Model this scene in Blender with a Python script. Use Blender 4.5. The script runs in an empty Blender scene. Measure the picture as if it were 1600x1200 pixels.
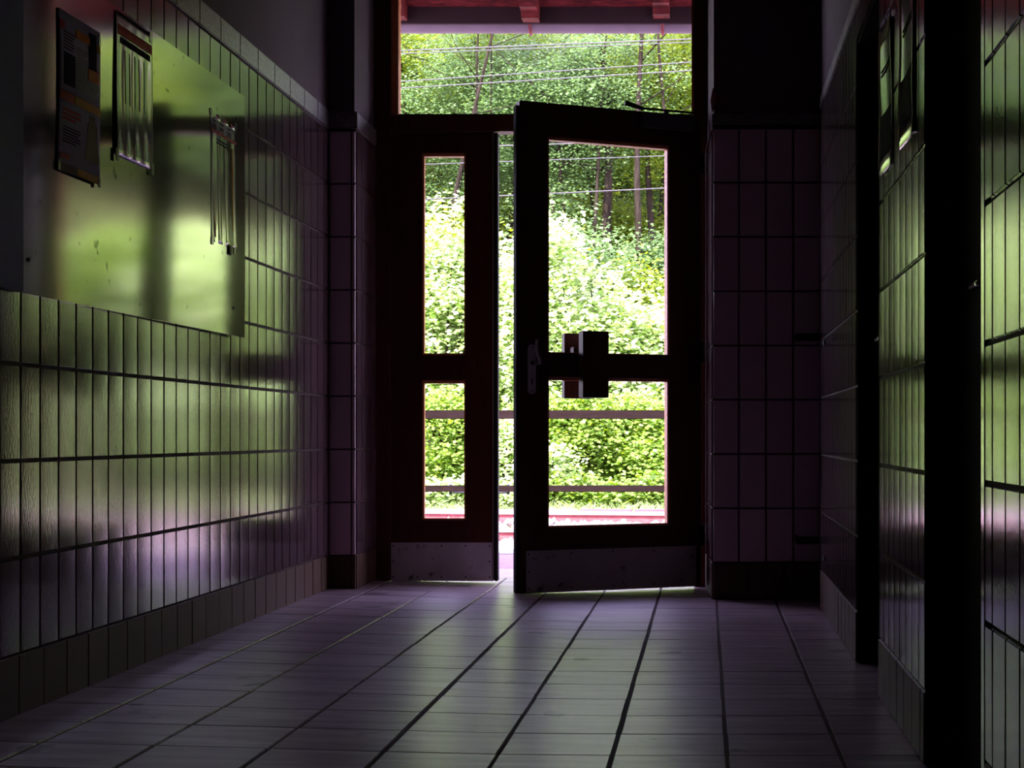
import bpy, bmesh, math, random
import numpy as np
from mathutils import Vector, Matrix

random.seed(7)
RNG = np.random.default_rng(11)
S = bpy.context.scene
COL = S.collection

# ------------------------------------------------------------------ camera
F = 2570.0                 # focal length in pixels of the 1600 px frame
PX, PY = 1103.0, 680.0     # vanishing point of the corridor
CH = 0.757                 # camera height
cam_d = bpy.data.cameras.new('camera')
cam = bpy.data.objects.new('camera', cam_d)
COL.objects.link(cam)
cam.location = (0, 0, CH)
cam.rotation_euler = (math.pi / 2, 0, 0)
cam_d.sensor_width = 36.0
cam_d.lens = F / 1600 * 36.0
cam_d.shift_x = -(PX - 800) / 1600
cam_d.shift_y = (PY - 600) / 1600
cam_d.clip_start = 0.05
cam_d.clip_end = 300
S.camera = cam

# ------------------------------------------------------------------ light
S.view_settings.view_transform = 'Standard'
S.view_settings.look = 'None'
S.view_settings.gamma = 1
S.view_settings.exposure = 1.06
S.view_settings.use_curve_mapping = False
w = bpy.data.worlds.new('sky')
S.world = w
w.use_nodes = True
nt = w.node_tree
bg = nt.nodes['Background']
tc = nt.nodes.new('ShaderNodeTexCoord')
sx = nt.nodes.new('ShaderNodeSeparateXYZ')
cr = nt.nodes.new('ShaderNodeValToRGB')
cr.color_ramp.elements[0].position = 0.0
cr.color_ramp.elements[0].color = (0.86, 0.76, 1.0, 1)
cr.color_ramp.elements[1].position = 0.6
cr.color_ramp.elements[1].color = (0.58, 0.50, 1.0, 1)
nt.links.new(tc.outputs['Generated'], sx.inputs[0])
nt.links.new(sx.outputs['Z'], cr.inputs[0])
nt.links.new(cr.outputs[0], bg.inputs['Color'])
bg.inputs['Strength'].default_value = 5.4

sd = bpy.data.lights.new('sun', 'SUN')
sd.energy = 10.0
sd.angle = 0.01
sd.color = (1.0, 0.95, 0.88)
so = bpy.data.objects.new('sun', sd)
COL.objects.link(so)
sdir = Vector((0.35, 0.70, -0.93)).normalized()   # travels away from the station, high sun from behind
so.rotation_euler = sdir.to_track_quat('-Z', 'Y').to_euler()
S.cycles.max_bounces = 10
S.cycles.diffuse_bounces = 4
S.cycles.glossy_bounces = 5
S.cycles.transparent_max_bounces = 16
S.cycles.sample_clamp_indirect = 6.0


def P(px, py, Z):
    """world point seen at a pixel, at distance Z along the corridor"""
    k = Z / F
    return Vector(((px - PX) * k, Z, CH - (py - PY) * k))


# ------------------------------------------------------------------ materials
def mat(name, col, rough=0.5, metal=0.0, spec=0.5, noise=None, bump=None, island=0.0, coat=0.0, stretch=(1, 1, 1)):
    """noise=(scale, col2, contrast) mottles the colour; bump=(scale, strength, distance)"""
    m = bpy.data.materials.new(name)
    m.use_nodes = True
    t = m.node_tree
    b = t.nodes['Principled BSDF']
    b.inputs['Base Color'].default_value = (*col, 1)
    b.inputs['Roughness'].default_value = rough
    b.inputs['Metallic'].default_value = metal
    b.inputs['Specular IOR Level'].default_value = spec
    b.inputs['Coat Weight'].default_value = coat
    b.inputs['Coat Roughness'].default_value = 0.15
    tcn = t.nodes.new('ShaderNodeTexCoord')
    mp = t.nodes.new('ShaderNodeMapping')
    mp.inputs['Scale'].default_value = stretch
    t.links.new(tcn.outputs['Object'], mp.inputs[0])
    out = None
    if noise:
        n = t.nodes.new('ShaderNodeTexNoise')
        n.inputs['Scale'].default_value = noise[0]
        n.inputs['Detail'].default_value = 6
        n.inputs['Roughness'].default_value = 0.65
        t.links.new(mp.outputs[0], n.inputs['Vector'])
        r = t.nodes.new('ShaderNodeValToRGB')
        c = noise[2]
        r.color_ramp.elements[0].position = 0.5 - c
        r.color_ramp.elements[1].position = 0.5 + c
        r.color_ramp.elements[0].color = (*col, 1)
        r.color_ramp.elements[1].color = (*noise[1], 1)
        t.links.new(n.outputs[0], r.inputs[0])
        out = r.outputs[0]
    if island:
        g = t.nodes.new('ShaderNodeNewGeometry')
        h = t.nodes.new('ShaderNodeHueSaturation')
        mr = t.nodes.new('ShaderNodeMapRange')
        mr.inputs['To Min'].default_value = 1 - island
        mr.inputs['To Max'].default_value = 1 + island
        t.links.new(g.outputs['Random Per Island'], mr.inputs[0])
        t.links.new(mr.outputs[0], h.inputs['Value'])
        if out:
            t.links.new(out, h.inputs['Color'])
        else:
            h.inputs['Color'].default_value = (*col, 1)
        out = h.outputs[0]
    if out:
        t.links.new(out, b.inputs['Base Color'])
    if bump:
        n = t.nodes.new('ShaderNodeTexNoise')
        n.inputs['Scale'].default_value = bump[0]
        n.inputs['Detail'].default_value = 3
        t.links.new(mp.outputs[0], n.inputs['Vector'])
        bp = t.nodes.new('ShaderNodeBump')
        bp.inputs['Strength'].default_value = bump[1]
        bp.inputs['Distance'].default_value = bump[2]
        t.links.new(n.outputs[0], bp.inputs['Height'])
        t.links.new(bp.outputs[0], b.inputs['Normal'])
    return m


def leaf_mat(name, col, col2, trans=0.35, sheen=0.25):
    m = bpy.data.materials.new(name)
    m.use_nodes = True
    t = m.node_tree
    b = t.nodes['Principled BSDF']
    b.inputs['Roughness'].default_value = 0.42
    b.inputs['Specular IOR Level'].default_value = sheen
    g = t.nodes.new('ShaderNodeNewGeometry')
    r = t.nodes.new('ShaderNodeValToRGB')
    r.color_ramp.elements[0].color = (*col, 1)
    r.color_ramp.elements[1].color = (*col2, 1)
    t.links.new(g.outputs['Random Per Island'], r.inputs[0])
    t.links.new(r.outputs[0], b.inputs['Base Color'])
    tr = t.nodes.new('ShaderNodeBsdfTranslucent')
    hs = t.nodes.new('ShaderNodeHueSaturation')
    hs.inputs['Hue'].default_value = 0.48
    hs.inputs['Saturation'].default_value = 1.25
    hs.inputs['Value'].default_value = 1.2
    t.links.new(r.outputs[0], hs.inputs['Color'])
    t.links.new(hs.outputs[0], tr.inputs['Color'])
    mx = t.nodes.new('ShaderNodeMixShader')
    mx.inputs[0].default_value = trans
    t.links.new(b.outputs[0], mx.inputs[1])
    t.links.new(tr.outputs[0], mx.inputs[2])
    t.links.new(mx.outputs[0], t.nodes['Material Output'].inputs['Surface'])
    return m


def glass_mat():
    m = bpy.data.materials.new('window_glass')
    m.use_nodes = True
    t = m.node_tree
    t.nodes.remove(t.nodes['Principled BSDF'])
    tr = t.nodes.new('ShaderNodeBsdfTransparent')
    tr.inputs['Color'].default_value = (0.97, 0.98, 0.97, 1)
    gl = t.nodes.new('ShaderNodeBsdfGlossy')
    gl.inputs['Roughness'].default_value = 0.02
    fr = t.nodes.new('ShaderNodeFresnel')
    fr.inputs['IOR'].default_value = 1.3
    mx = t.nodes.new('ShaderNodeMixShader')
    t.links.new(fr.outputs[0], mx.inputs[0])
    t.links.new(tr.outputs[0], mx.inputs[1])
    t.links.new(gl.outputs[0], mx.inputs[2])
    t.links.new(mx.outputs[0], t.nodes['Material Output'].inputs['Surface'])
    return m


M = {}
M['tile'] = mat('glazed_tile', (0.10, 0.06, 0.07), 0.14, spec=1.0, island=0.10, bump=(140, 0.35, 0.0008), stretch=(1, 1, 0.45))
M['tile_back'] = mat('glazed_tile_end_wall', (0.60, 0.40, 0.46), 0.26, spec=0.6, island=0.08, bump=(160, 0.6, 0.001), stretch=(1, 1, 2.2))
M['base_tile'] = mat('tan_base_tile', (0.12, 0.068, 0.042), 0.5, spec=0.15, noise=(6, (0.08, 0.045, 0.03), 0.25), island=0.12, bump=(90, 0.3, 0.0008))
M['grout'] = mat('brown_grout', (0.045, 0.022, 0.018), 0.75, spec=0.2, noise=(40, (0.07, 0.035, 0.03), 0.2))
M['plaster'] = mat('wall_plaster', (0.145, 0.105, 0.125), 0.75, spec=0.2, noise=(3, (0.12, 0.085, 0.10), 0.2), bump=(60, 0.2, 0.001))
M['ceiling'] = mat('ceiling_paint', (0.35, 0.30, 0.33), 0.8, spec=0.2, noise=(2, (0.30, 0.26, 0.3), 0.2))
M['cap'] = mat('speckled_cap_tile', (0.10, 0.085, 0.10), 0.3, spec=0.6, noise=(70, (0.24, 0.22, 0.22), 0.12), bump=(80, 0.6, 0.002))
M['floor'] = mat('floor_tile', (0.45, 0.365, 0.39), 0.33, spec=0.30, noise=(9, (0.23, 0.16, 0.17), 0.15), island=0.12, bump=(14, 0.25, 0.001), stretch=(0.35, 2.2, 1))
M['floor_grout'] = mat('floor_grout', (0.035, 0.018, 0.02), 0.85, spec=0.1, noise=(30, (0.06, 0.03, 0.03), 0.2))
M['wood'] = mat('red_brown_door_wood', (0.075, 0.018, 0.007), 0.42, spec=0.25, noise=(5, (0.05, 0.010, 0.005), 0.25), bump=(12, 0.15, 0.001), stretch=(9, 9, 0.6))
M['bead'] = mat('lit_wood_bead', (0.75, 0.24, 0.10), 0.4, spec=0.3, noise=(5, (0.60, 0.17, 0.075), 0.25), stretch=(9, 9, 0.6))  # lit copy of the door wood: light on the inner edges put into orange
M['wood_dark'] = mat('dark_frame_wood', (0.10, 0.022, 0.012), 0.5, spec=0.3, noise=(5, (0.06, 0.012, 0.008), 0.25), stretch=(9, 9, 0.6))
M['rubber'] = mat('black_rubber_strip', (0.012, 0.010, 0.010), 0.7, spec=0.2, noise=(20, (0.02, 0.016, 0.015), 0.2))
M['steel'] = mat('scuffed_sheet_steel', (0.60, 0.56, 0.56), 0.5, metal=0.25, noise=(7, (0.42, 0.37, 0.37), 0.25), bump=(9, 0.1, 0.001))
M['screw'] = mat('dark_screw_heads', (0.03, 0.02, 0.02), 0.5, metal=0.5, noise=(60, (0.05, 0.03, 0.03), 0.2))
M['alu'] = mat('pale_aluminium', (0.62, 0.60, 0.62), 0.4, metal=0.4, noise=(30, (0.5, 0.48, 0.5), 0.2))
M['black'] = mat('black_metal', (0.010, 0.011, 0.015), 0.5, spec=0.3, noise=(20, (0.016, 0.016, 0.02), 0.2))
M['closer'] = mat('dark_grey_closer_paint', (0.07, 0.065, 0.075), 0.5, spec=0.4, noise=(8, (0.06, 0.055, 0.065), 0.2))
M['blackdoor'] = mat('black_door_paint', (0.006, 0.007, 0.010), 0.85, spec=0.05, noise=(8, (0.009, 0.010, 0.014), 0.2))
M['frame_gloss'] = mat('glossy_door_frame_paint', (0.10, 0.09, 0.09), 0.12, spec=0.6, noise=(8, (0.13, 0.12, 0.12), 0.2))
M['panel'] = mat('brushed_metal_board', (0.31, 0.31, 0.29), 0.085, metal=0.85, noise=(3, (0.36, 0.35, 0.32), 0.3), bump=(2.2, 0.05, 0.004), stretch=(1, 1, 0.8))
M['panel2'] = mat('grey_board', (0.32, 0.32, 0.44), 0.7, spec=0.1, noise=(4, (0.27, 0.27, 0.37), 0.2))
M['paper'] = mat('poster_paper', (0.50, 0.43, 0.52), 0.8, spec=0.1, noise=(5, (0.44, 0.38, 0.46), 0.2))
M['sleeve'] = mat('clear_sleeve_over_paper', (0.36, 0.34, 0.34), 0.10, spec=0.8, noise=(7, (0.2, 0.19, 0.19), 0.3), coat=0.6)
M['ink_grey'] = mat('grey_print', (0.10, 0.09, 0.11), 0.5, spec=0.3, noise=(60, (0.16, 0.14, 0.17), 0.1))
M['ink_dark'] = mat('dark_photo_print', (0.020, 0.017, 0.025), 0.85, spec=0.03, noise=(30, (0.06, 0.045, 0.05), 0.15))
M['ink_red'] = mat('red_print', (0.65, 0.03, 0.03), 0.6, spec=0.1, noise=(20, (0.5, 0.025, 0.025), 0.2))
M['ink_orange'] = mat('orange_print', (0.85, 0.17, 0.02), 0.6, spec=0.1, noise=(20, (0.75, 0.22, 0.02), 0.2))
M['ink_gold'] = mat('gold_print', (0.80, 0.38, 0.03), 0.6, spec=0.1, noise=(20, (0.6, 0.27, 0.02), 0.2))
M['ink_maroon'] = mat('maroon_print', (0.12, 0.012, 0.02), 0.6, spec=0.1, noise=(20, (0.16, 0.02, 0.02), 0.2))
M['tape'] = mat('clear_tape', (0.35, 0.36, 0.28), 0.15, spec=0.8, noise=(40, (0.2, 0.2, 0.16), 0.2))
M['glass'] = glass_mat()
M['paving'] = mat('platform_paving', (0.42, 0.36, 0.36), 0.7, spec=0.2, noise=(12, (0.34, 0.29, 0.30), 0.2), bump=(60, 0.4, 0.003))
M['asphalt'] = mat('platform_gravel_strip', (0.38, 0.30, 0.31), 0.85, spec=0.1, noise=(60, (0.24, 0.14, 0.19), 0.15), bump=(80, 0.8, 0.01))
M['ballast'] = mat('pale_ballast_stone', (0.62, 0.54, 0.56), 0.8, spec=0.2, noise=(9, (0.48, 0.38, 0.40), 0.2), island=0.3)
M['rail_rust'] = mat('rusty_rail', (0.36, 0.11, 0.11), 0.6, spec=0.3, noise=(12, (0.28, 0.05, 0.06), 0.2))
M['rail_top'] = mat('polished_rail_head', (0.75, 0.66, 0.70), 0.3, metal=0.6, noise=(12, (0.65, 0.55, 0.6), 0.2))
M['fence'] = mat('weathered_fence_rail', (0.012, 0.007, 0.006), 0.9, spec=0.02, noise=(14, (0.022, 0.013, 0.012), 0.2), stretch=(0.3, 2, 2))
M['ground'] = mat('woodland_ground', (0.05, 0.07, 0.025), 0.9, spec=0.1, noise=(1.5, (0.09, 0.09, 0.03), 0.2), bump=(6, 0.5, 0.05))
M['kerb'] = mat('concrete_kerb', (0.45, 0.40, 0.42), 0.8, spec=0.2, noise=(10, (0.36, 0.30, 0.33), 0.2))
M['kerb_red'] = mat('red_kerb_block', (0.33, 0.12, 0.14), 0.8, spec=0.2, noise=(10, (0.26, 0.09, 0.1), 0.2))
M['bark'] = mat('tree_bark', (0.014, 0.010, 0.007), 0.9, spec=0.02, noise=(5, (0.042, 0.032, 0.024), 0.15), bump=(16, 0.8, 0.02), stretch=(3, 3, 0.5))
M['gutter'] = mat('zinc_gutter', (0.36, 0.27, 0.32), 0.6, metal=0.1, noise=(6, (0.26, 0.20, 0.24), 0.2), stretch=(1, 1, 1))
M['roofwood'] = mat('red_painted_roof_wood', (0.22, 0.03, 0.028), 0.6, spec=0.2, noise=(9, (0.07, 0.008, 0.008), 0.10), bump=(18, 0.4, 0.004), stretch=(1, 3, 3))
M['fascia'] = mat('dark_fascia_board', (0.045, 0.028, 0.03), 0.8, spec=0.1, noise=(6, (0.06, 0.035, 0.04), 0.2))
M['roof'] = mat('roof_covering', (0.12, 0.06, 0.05), 0.8, noise=(6, (0.09, 0.05, 0.04), 0.2))
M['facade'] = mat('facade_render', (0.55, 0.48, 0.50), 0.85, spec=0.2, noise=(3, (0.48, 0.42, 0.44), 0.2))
M['wire'] = mat('overhead_wire', (0.06, 0.055, 0.057), 0.6, metal=0.1, noise=(6, (0.09, 0.08, 0.085), 0.2))
M['leaf_pale'] = leaf_mat('pale_shrub_leaf', (0.27, 0.46, 0.075), (0.74, 0.82, 0.48), 0.28, .45)
M['leaf_mid'] = leaf_mat('mid_green_shrub_leaf', (0.14, 0.28, 0.035), (0.42, 0.56, 0.13), 0.40, .35)
M['leaf_blue'] = leaf_mat('blue_green_tree_leaf', (0.11, 0.19, 0.065), (0.20, 0.31, 0.12), 0.45)  # darker leaf colour standing in for shade among the trees
M['leaf_yel'] = leaf_mat('yellow_green_tree_leaf', (0.19, 0.29, 0.045), (0.36, 0.46, 0.10), 0.55)
M['grass'] = leaf_mat('grass_blade', (0.26, 0.40, 0.10), (0.55, 0.62, 0.30), 0.35)


def add_stains(m, lo, hi, scale, dark):
    t = m.node_tree
    b = t.nodes['Principled BSDF']
    src = b.inputs['Base Color'].links[0].from_socket
    tcn = t.nodes.new('ShaderNodeTexCoord')
    mp = t.nodes.new('ShaderNodeMapping'); mp.inputs['Scale'].default_value = (1, 1.0, 1)
    n = t.nodes.new('ShaderNodeTexNoise'); n.inputs['Scale'].default_value = scale; n.inputs['Detail'].default_value = 4
    r = t.nodes.new('ShaderNodeMapRange')
    r.inputs['From Min'].default_value = lo; r.inputs['From Max'].default_value = hi
    r.inputs['To Min'].default_value = 0; r.inputs['To Max'].default_value = 0.85
    mx = t.nodes.new('ShaderNodeMix'); mx.data_type = 'RGBA'
    mx.inputs[7].default_value = (*dark, 1)
    t.links.new(tcn.outputs['Object'], mp.inputs[0]); t.links.new(mp.outputs[0], n.inputs['Vector'])
    t.links.new(n.outputs[0], r.inputs[0]); t.links.new(r.outputs[0], mx.inputs[0])
    t.links.new(src, mx.inputs[6]); t.links.new(mx.outputs[2], b.inputs['Base Color'])


add_stains(M['floor'], .66, .70, 5.5, (.05, .03, .03))
add_stains(M['steel'], .62, .72, 16, (.05, .03, .03))
add_stains(M['panel'], .67, .72, 26, (.05, .05, .045))

# ------------------------------------------------------------------ mesh helpers
class MB:
    def __init__(s):
        s.v = []; s.f = []; s.m = []; s.mats = []; s.smooth = []

    def mi(s, m):
        if m not in s.mats:
            s.mats.append(m)
        return s.mats.index(m)

    def face(s, pts, m, smooth=False):
        b = len(s.v)
        s.v += [tuple(p) for p in pts]
        s.f.append(tuple(range(b, b + len(pts))))
        s.m.append(s.mi(m)); s.smooth.append(smooth)

    def raw(s, vs, fs, m, smooth=False):
        b = len(s.v)
        s.v += [tuple(p) for p in vs]
        k = s.mi(m)
        for f in fs:
            s.f.append(tuple(b + i for i in f)); s.m.append(k); s.smooth.append(smooth)

    def box(s, x0, x1, y0, y1, z0, z1, m, T=None):
        vs = [(x, y, z) for x in (x0, x1) for y in (y0, y1) for z in (z0, z1)]
        if T:
            vs = [T(Vector(p)) for p in vs]
        s.raw(vs, [(0, 1, 3, 2), (4, 6, 7, 5), (0, 4, 5, 1), (2, 3, 7, 6), (0, 2, 6, 4), (1, 5, 7, 3)], m)

    def bevbox(s, x0, x1, y0, y1, z0, z1, b, m, T=None):
        bm = bmesh.new()
        bmesh.ops.create_cube(bm, size=1)
        for v in bm.verts:
            v.co = Vector(((x0 + x1) / 2 + v.co.x * (x1 - x0), (y0 + y1) / 2 + v.co.y * (y1 - y0), (z0 + z1) / 2 + v.co.z * (z1 - z0)))
        bmesh.ops.bevel(bm, geom=bm.edges[:], offset=b, segments=2, affect='EDGES')
        bm.verts.index_update()
        vs = [v.co.copy() for v in bm.verts]
        if T:
            vs = [T(p) for p in vs]
        s.raw(vs, [[v.index for v in f.verts] for f in bm.faces], m)
        bm.free()

    def prism(s, poly, z0, z1, m):
        n = len(poly)
        vs = [(p[0], p[1], z0) for p in poly] + [(p[0], p[1], z1) for p in poly]
        fs = [tuple(range(n - 1, -1, -1)), tuple(range(n, 2 * n))] + [(i, (i + 1) % n, n + (i + 1) % n, n + i) for i in range(n)]
        s.raw(vs, fs, m)

    def tube(s, pts, rad, m, n=8, caps=True):
        pts = [Vector(p) for p in pts]
        if not hasattr(rad, '__len__'):
            rad = [rad] * len(pts)
        rings = []
        for i, p in enumerate(pts):
            d = (pts[min(i + 1, len(pts) - 1)] - pts[max(i - 1, 0)]).normalized()
            a = Vector((0, 0, 1)) if abs(d.z) < 0.9 else Vector((1, 0, 0))
            u = d.cross(a).normalized(); v = d.cross(u)
            rings.append([p + (u * math.cos(t) + v * math.sin(t)) * rad[i] for t in [2 * math.pi * k / n for k in range(n)]])
        vs = [q for r in rings for q in r]
        fs = []
        for i in range(len(pts) - 1):
            for k in range(n):
                a = i * n + k; b = i * n + (k + 1) % n
                fs.append((a, b, b + n, a + n))
        if caps:
            fs.append(tuple(range(n - 1, -1, -1)))
            fs.append(tuple((len(pts) - 1) * n + k for k in range(n)))
        s.raw(vs, fs, m, True)

    def build(s, name, parent=None, T=None):
        me = bpy.data.meshes.new(name)
        me.from_pydata(s.v, [], s.f)
        for m in s.mats:
            me.materials.append(m)
        me.polygons.foreach_set('material_index', s.m)
        me.polygons.foreach_set('use_smooth', s.smooth)
        me.update()
        bm = bmesh.new(); bm.from_mesh(me)
        bmesh.ops.recalc_face_normals(bm, faces=bm.faces[:])
        bm.to_mesh(me); bm.free()
        o = bpy.data.objects.new(name, me)
        COL.objects.link(o)
        if parent:
            o.parent = parent
        return o


def tag(o, label=None, cat=None, group=None, kind=None):
    if label: o['label'] = label
    if cat: o['category'] = cat
    if group: o['group'] = group
    if kind: o['kind'] = kind
    return o


def empty(name, loc, label, cat, group=None, kind=None, rz=0.0):
    o = bpy.data.objects.new(name, None)
    o.empty_display_size = 0.1
    COL.objects.link(o)
    o.location = loc
    o.rotation_euler = (0, 0, rz)
    return tag(o, label, cat, group, kind)


def floor_z(x):
    return max(0.0, (-0.4 - x) * 0.026)


# ------------------------------------------------------------------ tiled surfaces
def tiles(mb, O, U, N, u0, u1, z0, z1, pu, pz, phu, phz, m, joint=0.006, holes=(), curve=0.0006, tilt=0.004, grow=0.005):
    """glazed tiles as low pillows: O origin (z=0), U along the wall, N towards the room"""
    O = Vector(O); U = Vector(U); N = Vector(N)

    def cuts(a, b, p, ph):
        k = math.ceil((a - ph) / p - 1e-6)
        c = [a]
        while ph + k * p < b - 1e-6:
            if ph + k * p > a + 1e-6:
                c.append(ph + k * p)
            k += 1
        return c + [b]
    us = cuts(u0, u1, pu, phu)
    zs = cuts(z0, z1, pz, phz)
    for i in range(len(us) - 1):
        for j in range(len(zs) - 1):
            a, b, c, d = us[i], us[i + 1], zs[j], zs[j + 1]
            parts = [(a, b, c, d)]
            for (ha, hb, hc, hd) in holes:
                nxt = []
                for (a, b, c, d) in parts:
                    if b <= ha or a >= hb or d <= hc or c >= hd:
                        nxt.append((a, b, c, d)); continue
                    if a < ha: nxt.append((a, ha, c, d))
                    if b > hb: nxt.append((hb, b, c, d))
                    aa, bb = max(a, ha), min(b, hb)
                    if c < hc: nxt.append((aa, bb, c, hc))
                    if d > hd: nxt.append((aa, bb, hd, d))
                parts = nxt
            for (a, b, c, d) in parts:
                j2 = joint / 2
                a += j2; b -= j2; c += j2; d -= j2
                if b - a < 0.006 or d - c < 0.006:
                    continue
                cu = [a, a + 0.003, a + 0.012, (a + b) / 2, b - 0.012, b - 0.003, b] if b - a > 0.03 else [a, a + 0.002, (a + b) / 2, b - 0.002, b]
                nn = len(cu)
                hu = [0.0] + [grow + curve * (1 - ((q - (a + b) / 2) / ((b - a) / 2)) ** 2) for q in cu[1:-1]] + [0.0]
                cv = [c, c + 0.003, d - 0.003, d]
                ta = random.gauss(0, tilt); tb = random.gauss(0, tilt * 0.5)
                vs = []
                for q, h in zip(cu, hu):
                    for k, z in enumerate(cv):
                        hh = 0.0 if k in (0, 3) else h
                        if hh:
                            hh += ta * (q - (a + b) / 2) + tb * (z - (c + d) / 2) + 0.0
                        vs.append(O + U * q + N * max(hh, 0.0) + Vector((0, 0, z)))
                fs = []
                for p in range(nn - 1):
                    for k in range(3):
                        fs.append((p * 4 + k, p * 4 + k + 1, p * 4 + k + 5, p * 4 + k + 4))
                top = [f for q_, f in enumerate(fs) if q_ % 3 == 1 and 0 < q_ // 3 < nn - 2]
                side = [f for f in fs if f not in top]
                idx = sorted({i_ for f in top for i_ in f})
                mp_ = {v_: k_ for k_, v_ in enumerate(idx)}
                mb.raw([vs[i_] for i_ in idx], [[mp_[i_] for i_ in f] for f in top], m, True)
                mb.raw(vs, side, m, False)


LX, RX = -1.779, 0.505       # the two side walls
YB = -2.5                    # wall behind the camera
YD = 8.2                     # plane of the closed door leaf
ZT = 3.5                     # ceiling
G = 0.005                    # tile thickness in front of the grout

# floor ------------------------------------------------------------
mb = MB()
xs = [-2.2, -0.4, 2.0]
for i in range(2):
    a, b = xs[i], xs[i + 1]
    for (q, zt) in ((M['floor_grout'], -0.004),):
        za, zb = floor_z(a) + zt, floor_z(b) + zt
        mb.raw([(a, YB - .2, za), (b, YB - .2, zb), (b, 8.56, zb), (a, 8.56, za), (a, YB - .2, -.3), (b, YB - .2, -.3), (b, 8.56, -.3), (a, 8.56, -.3)],
               [(0, 1, 2, 3), (4, 7, 6, 5), (0, 4, 5, 1), (2, 6, 7, 3), (0, 3, 7, 4), (1, 5, 6, 2)], q)
PXF, PYF = 0.2705, 0.2755
k0 = math.floor((-1.8 - 0.048) / PXF)
for i in range(k0, 7):
    x0 = 0.048 + i * PXF; x1 = x0 + PXF
    wob = random.uniform(-.002, .002)
    for j in range(-24, 17):
        y0 = 3.89 + j * PYF; y1 = y0 + PYF
        jx = 0.0045 + random.uniform(-.0006, .0012); jy = 0.0016
        r = [random.uniform(-.0007, .0007) for _ in range(2)]
        xa, xb, ya, yb = x0 + jx + wob + r[0], x1 - jx + wob + r[0], y0 + jy, y1 - jy
        if ya > 8.5 or yb < YB: continue
        if xa > 0.52 and not (6.9 < ya < 7.7): continue
        xa = max(xa, -1.80)
        if xb <= xa: continue
        h = random.uniform(-.0003, .0003)
        t = [random.uniform(-.0004, .0004) for _ in range(4)]
        e = 0.002
        top = [(xa + e, ya + e), (xb - e, ya + e), (xb - e, yb - e), (xa + e, yb - e)]
        bot = [(xa, ya), (xb, ya), (xb, yb), (xa, yb)]
        vt = [(p[0], p[1], floor_z(p[0]) + h + t[k]) for k, p in enumerate(top)]
        vb = [(p[0], p[1], floor_z(p[0]) - .0045) for p in bot]
        mb.raw(vt + vb, [(0, 1, 2, 3), (0, 4, 5, 1), (1, 5, 6, 2), (2, 6, 7, 3), (3, 7, 4, 0)], M['floor'])
tag(mb.build('floor'), 'grey brown square tiled floor of the corridor', 'floor', kind='structure')

# ceiling
mb = MB()
mb.box(-2.3, 2.0, YB - .2, 8.0, ZT, ZT + .15, M['ceiling'])
tag(mb.build('ceiling'), 'ceiling over the dark corridor', 'ceiling', kind='structure')

# left wall --------------------------------------------------------
ROWL = 0.691 - 0.25 * 2     # 0.191
mb = MB()
mb.box(-2.1, LX, YB, 7.75, -.05, 2.19, M['grout'])
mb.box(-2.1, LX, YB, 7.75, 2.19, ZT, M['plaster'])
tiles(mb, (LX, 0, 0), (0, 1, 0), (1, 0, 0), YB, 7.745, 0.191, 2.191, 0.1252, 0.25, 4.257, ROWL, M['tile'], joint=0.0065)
tag(mb.build('wall_left'), 'left corridor wall of tall glazed tiles under plaster', 'wall', kind='structure')
mb = MB()
tiles(mb, (LX + .001, 0, 0), (0, 1, 0), (1, 0, 0), YB, 7.745, 0.030, 0.191, 0.1587, 0.25, 4.403, ROWL, M['base_tile'], joint=0.003, grow=0.006, curve=0.0, tilt=.006)
mb.box(LX - .01, LX + .001, YB, 7.745, .0, .190, M['grout'])
tag(mb.build('baseboard_left'), 'tan tile skirting along the left wall', 'skirting', kind='structure')
mb = MB()
y = YB
while y < 7.74:
    y2 = min(y + 0.25, 7.745)
    mb.bevbox(LX - .012, LX + .010, y + .001, y2 - .001, 2.196, 2.285, .004, M['cap'])
    y = y2
tag(mb.build('trim_1'), 'speckled cap course along the top of the left tiles', 'tile border', kind='structure')

# right wall -------------------------------------------------------
ROWR = 0.171
D1 = (4.755, 5.477)    # far dark doorway
D2 = (2.984, 3.762)    # near dark doorway
HD = 2.07
RE = 7.18              # free end of the right wall
mb = MB()
segs = [(YB, D2[0]), (D2[1], D1[0]), (D1[1], RE)]
for a, b in segs:
    mb.box(RX, RX + .25, a, b, -.05, 2.171, M['grout'])
for a, b in (D1, D2):
    mb.box(RX, RX + .25, a, b, HD, 2.171, M['grout'])
    mb.box(RX + .11, RX + .25, a, b, -.05, HD, M['plaster'])
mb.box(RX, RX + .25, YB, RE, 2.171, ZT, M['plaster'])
holes = [(D1[0], D1[1], -1, HD), (D2[0] - .034, D2[1], -1, HD + .03)]
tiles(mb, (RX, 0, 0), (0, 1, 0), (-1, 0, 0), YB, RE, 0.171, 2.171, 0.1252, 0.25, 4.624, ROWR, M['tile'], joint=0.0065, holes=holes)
tag(mb.build('wall_right'), 'right corridor wall of tall glazed tiles with two dark doorways', 'wall', kind='structure')
mb = MB()
tiles(mb, (RX - .001, 0, 0), (0, 1, 0), (-1, 0, 0), YB, RE, 0.001, 0.171, 0.1587, 0.3, 4.46, -.1, M['base_tile'], joint=0.003, grow=0.006, curve=0.0, tilt=.006, holes=holes)
tag(mb.build('baseboard_right'), 'tan tile skirting along the right wall', 'skirting', kind='structure')
mb = MB()
y = YB
while y < RE - .01:
    y2 = min(y + 0.25, RE)
    mb.bevbox(RX - .008, RX + .01, y + .001, y2 - .001, 2.176, 2.232, .004, M['cap'])
    y = y2
tag(mb.build('trim_2'), 'dark cap course along the top of the right tiles', 'tile border', kind='structure')

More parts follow.
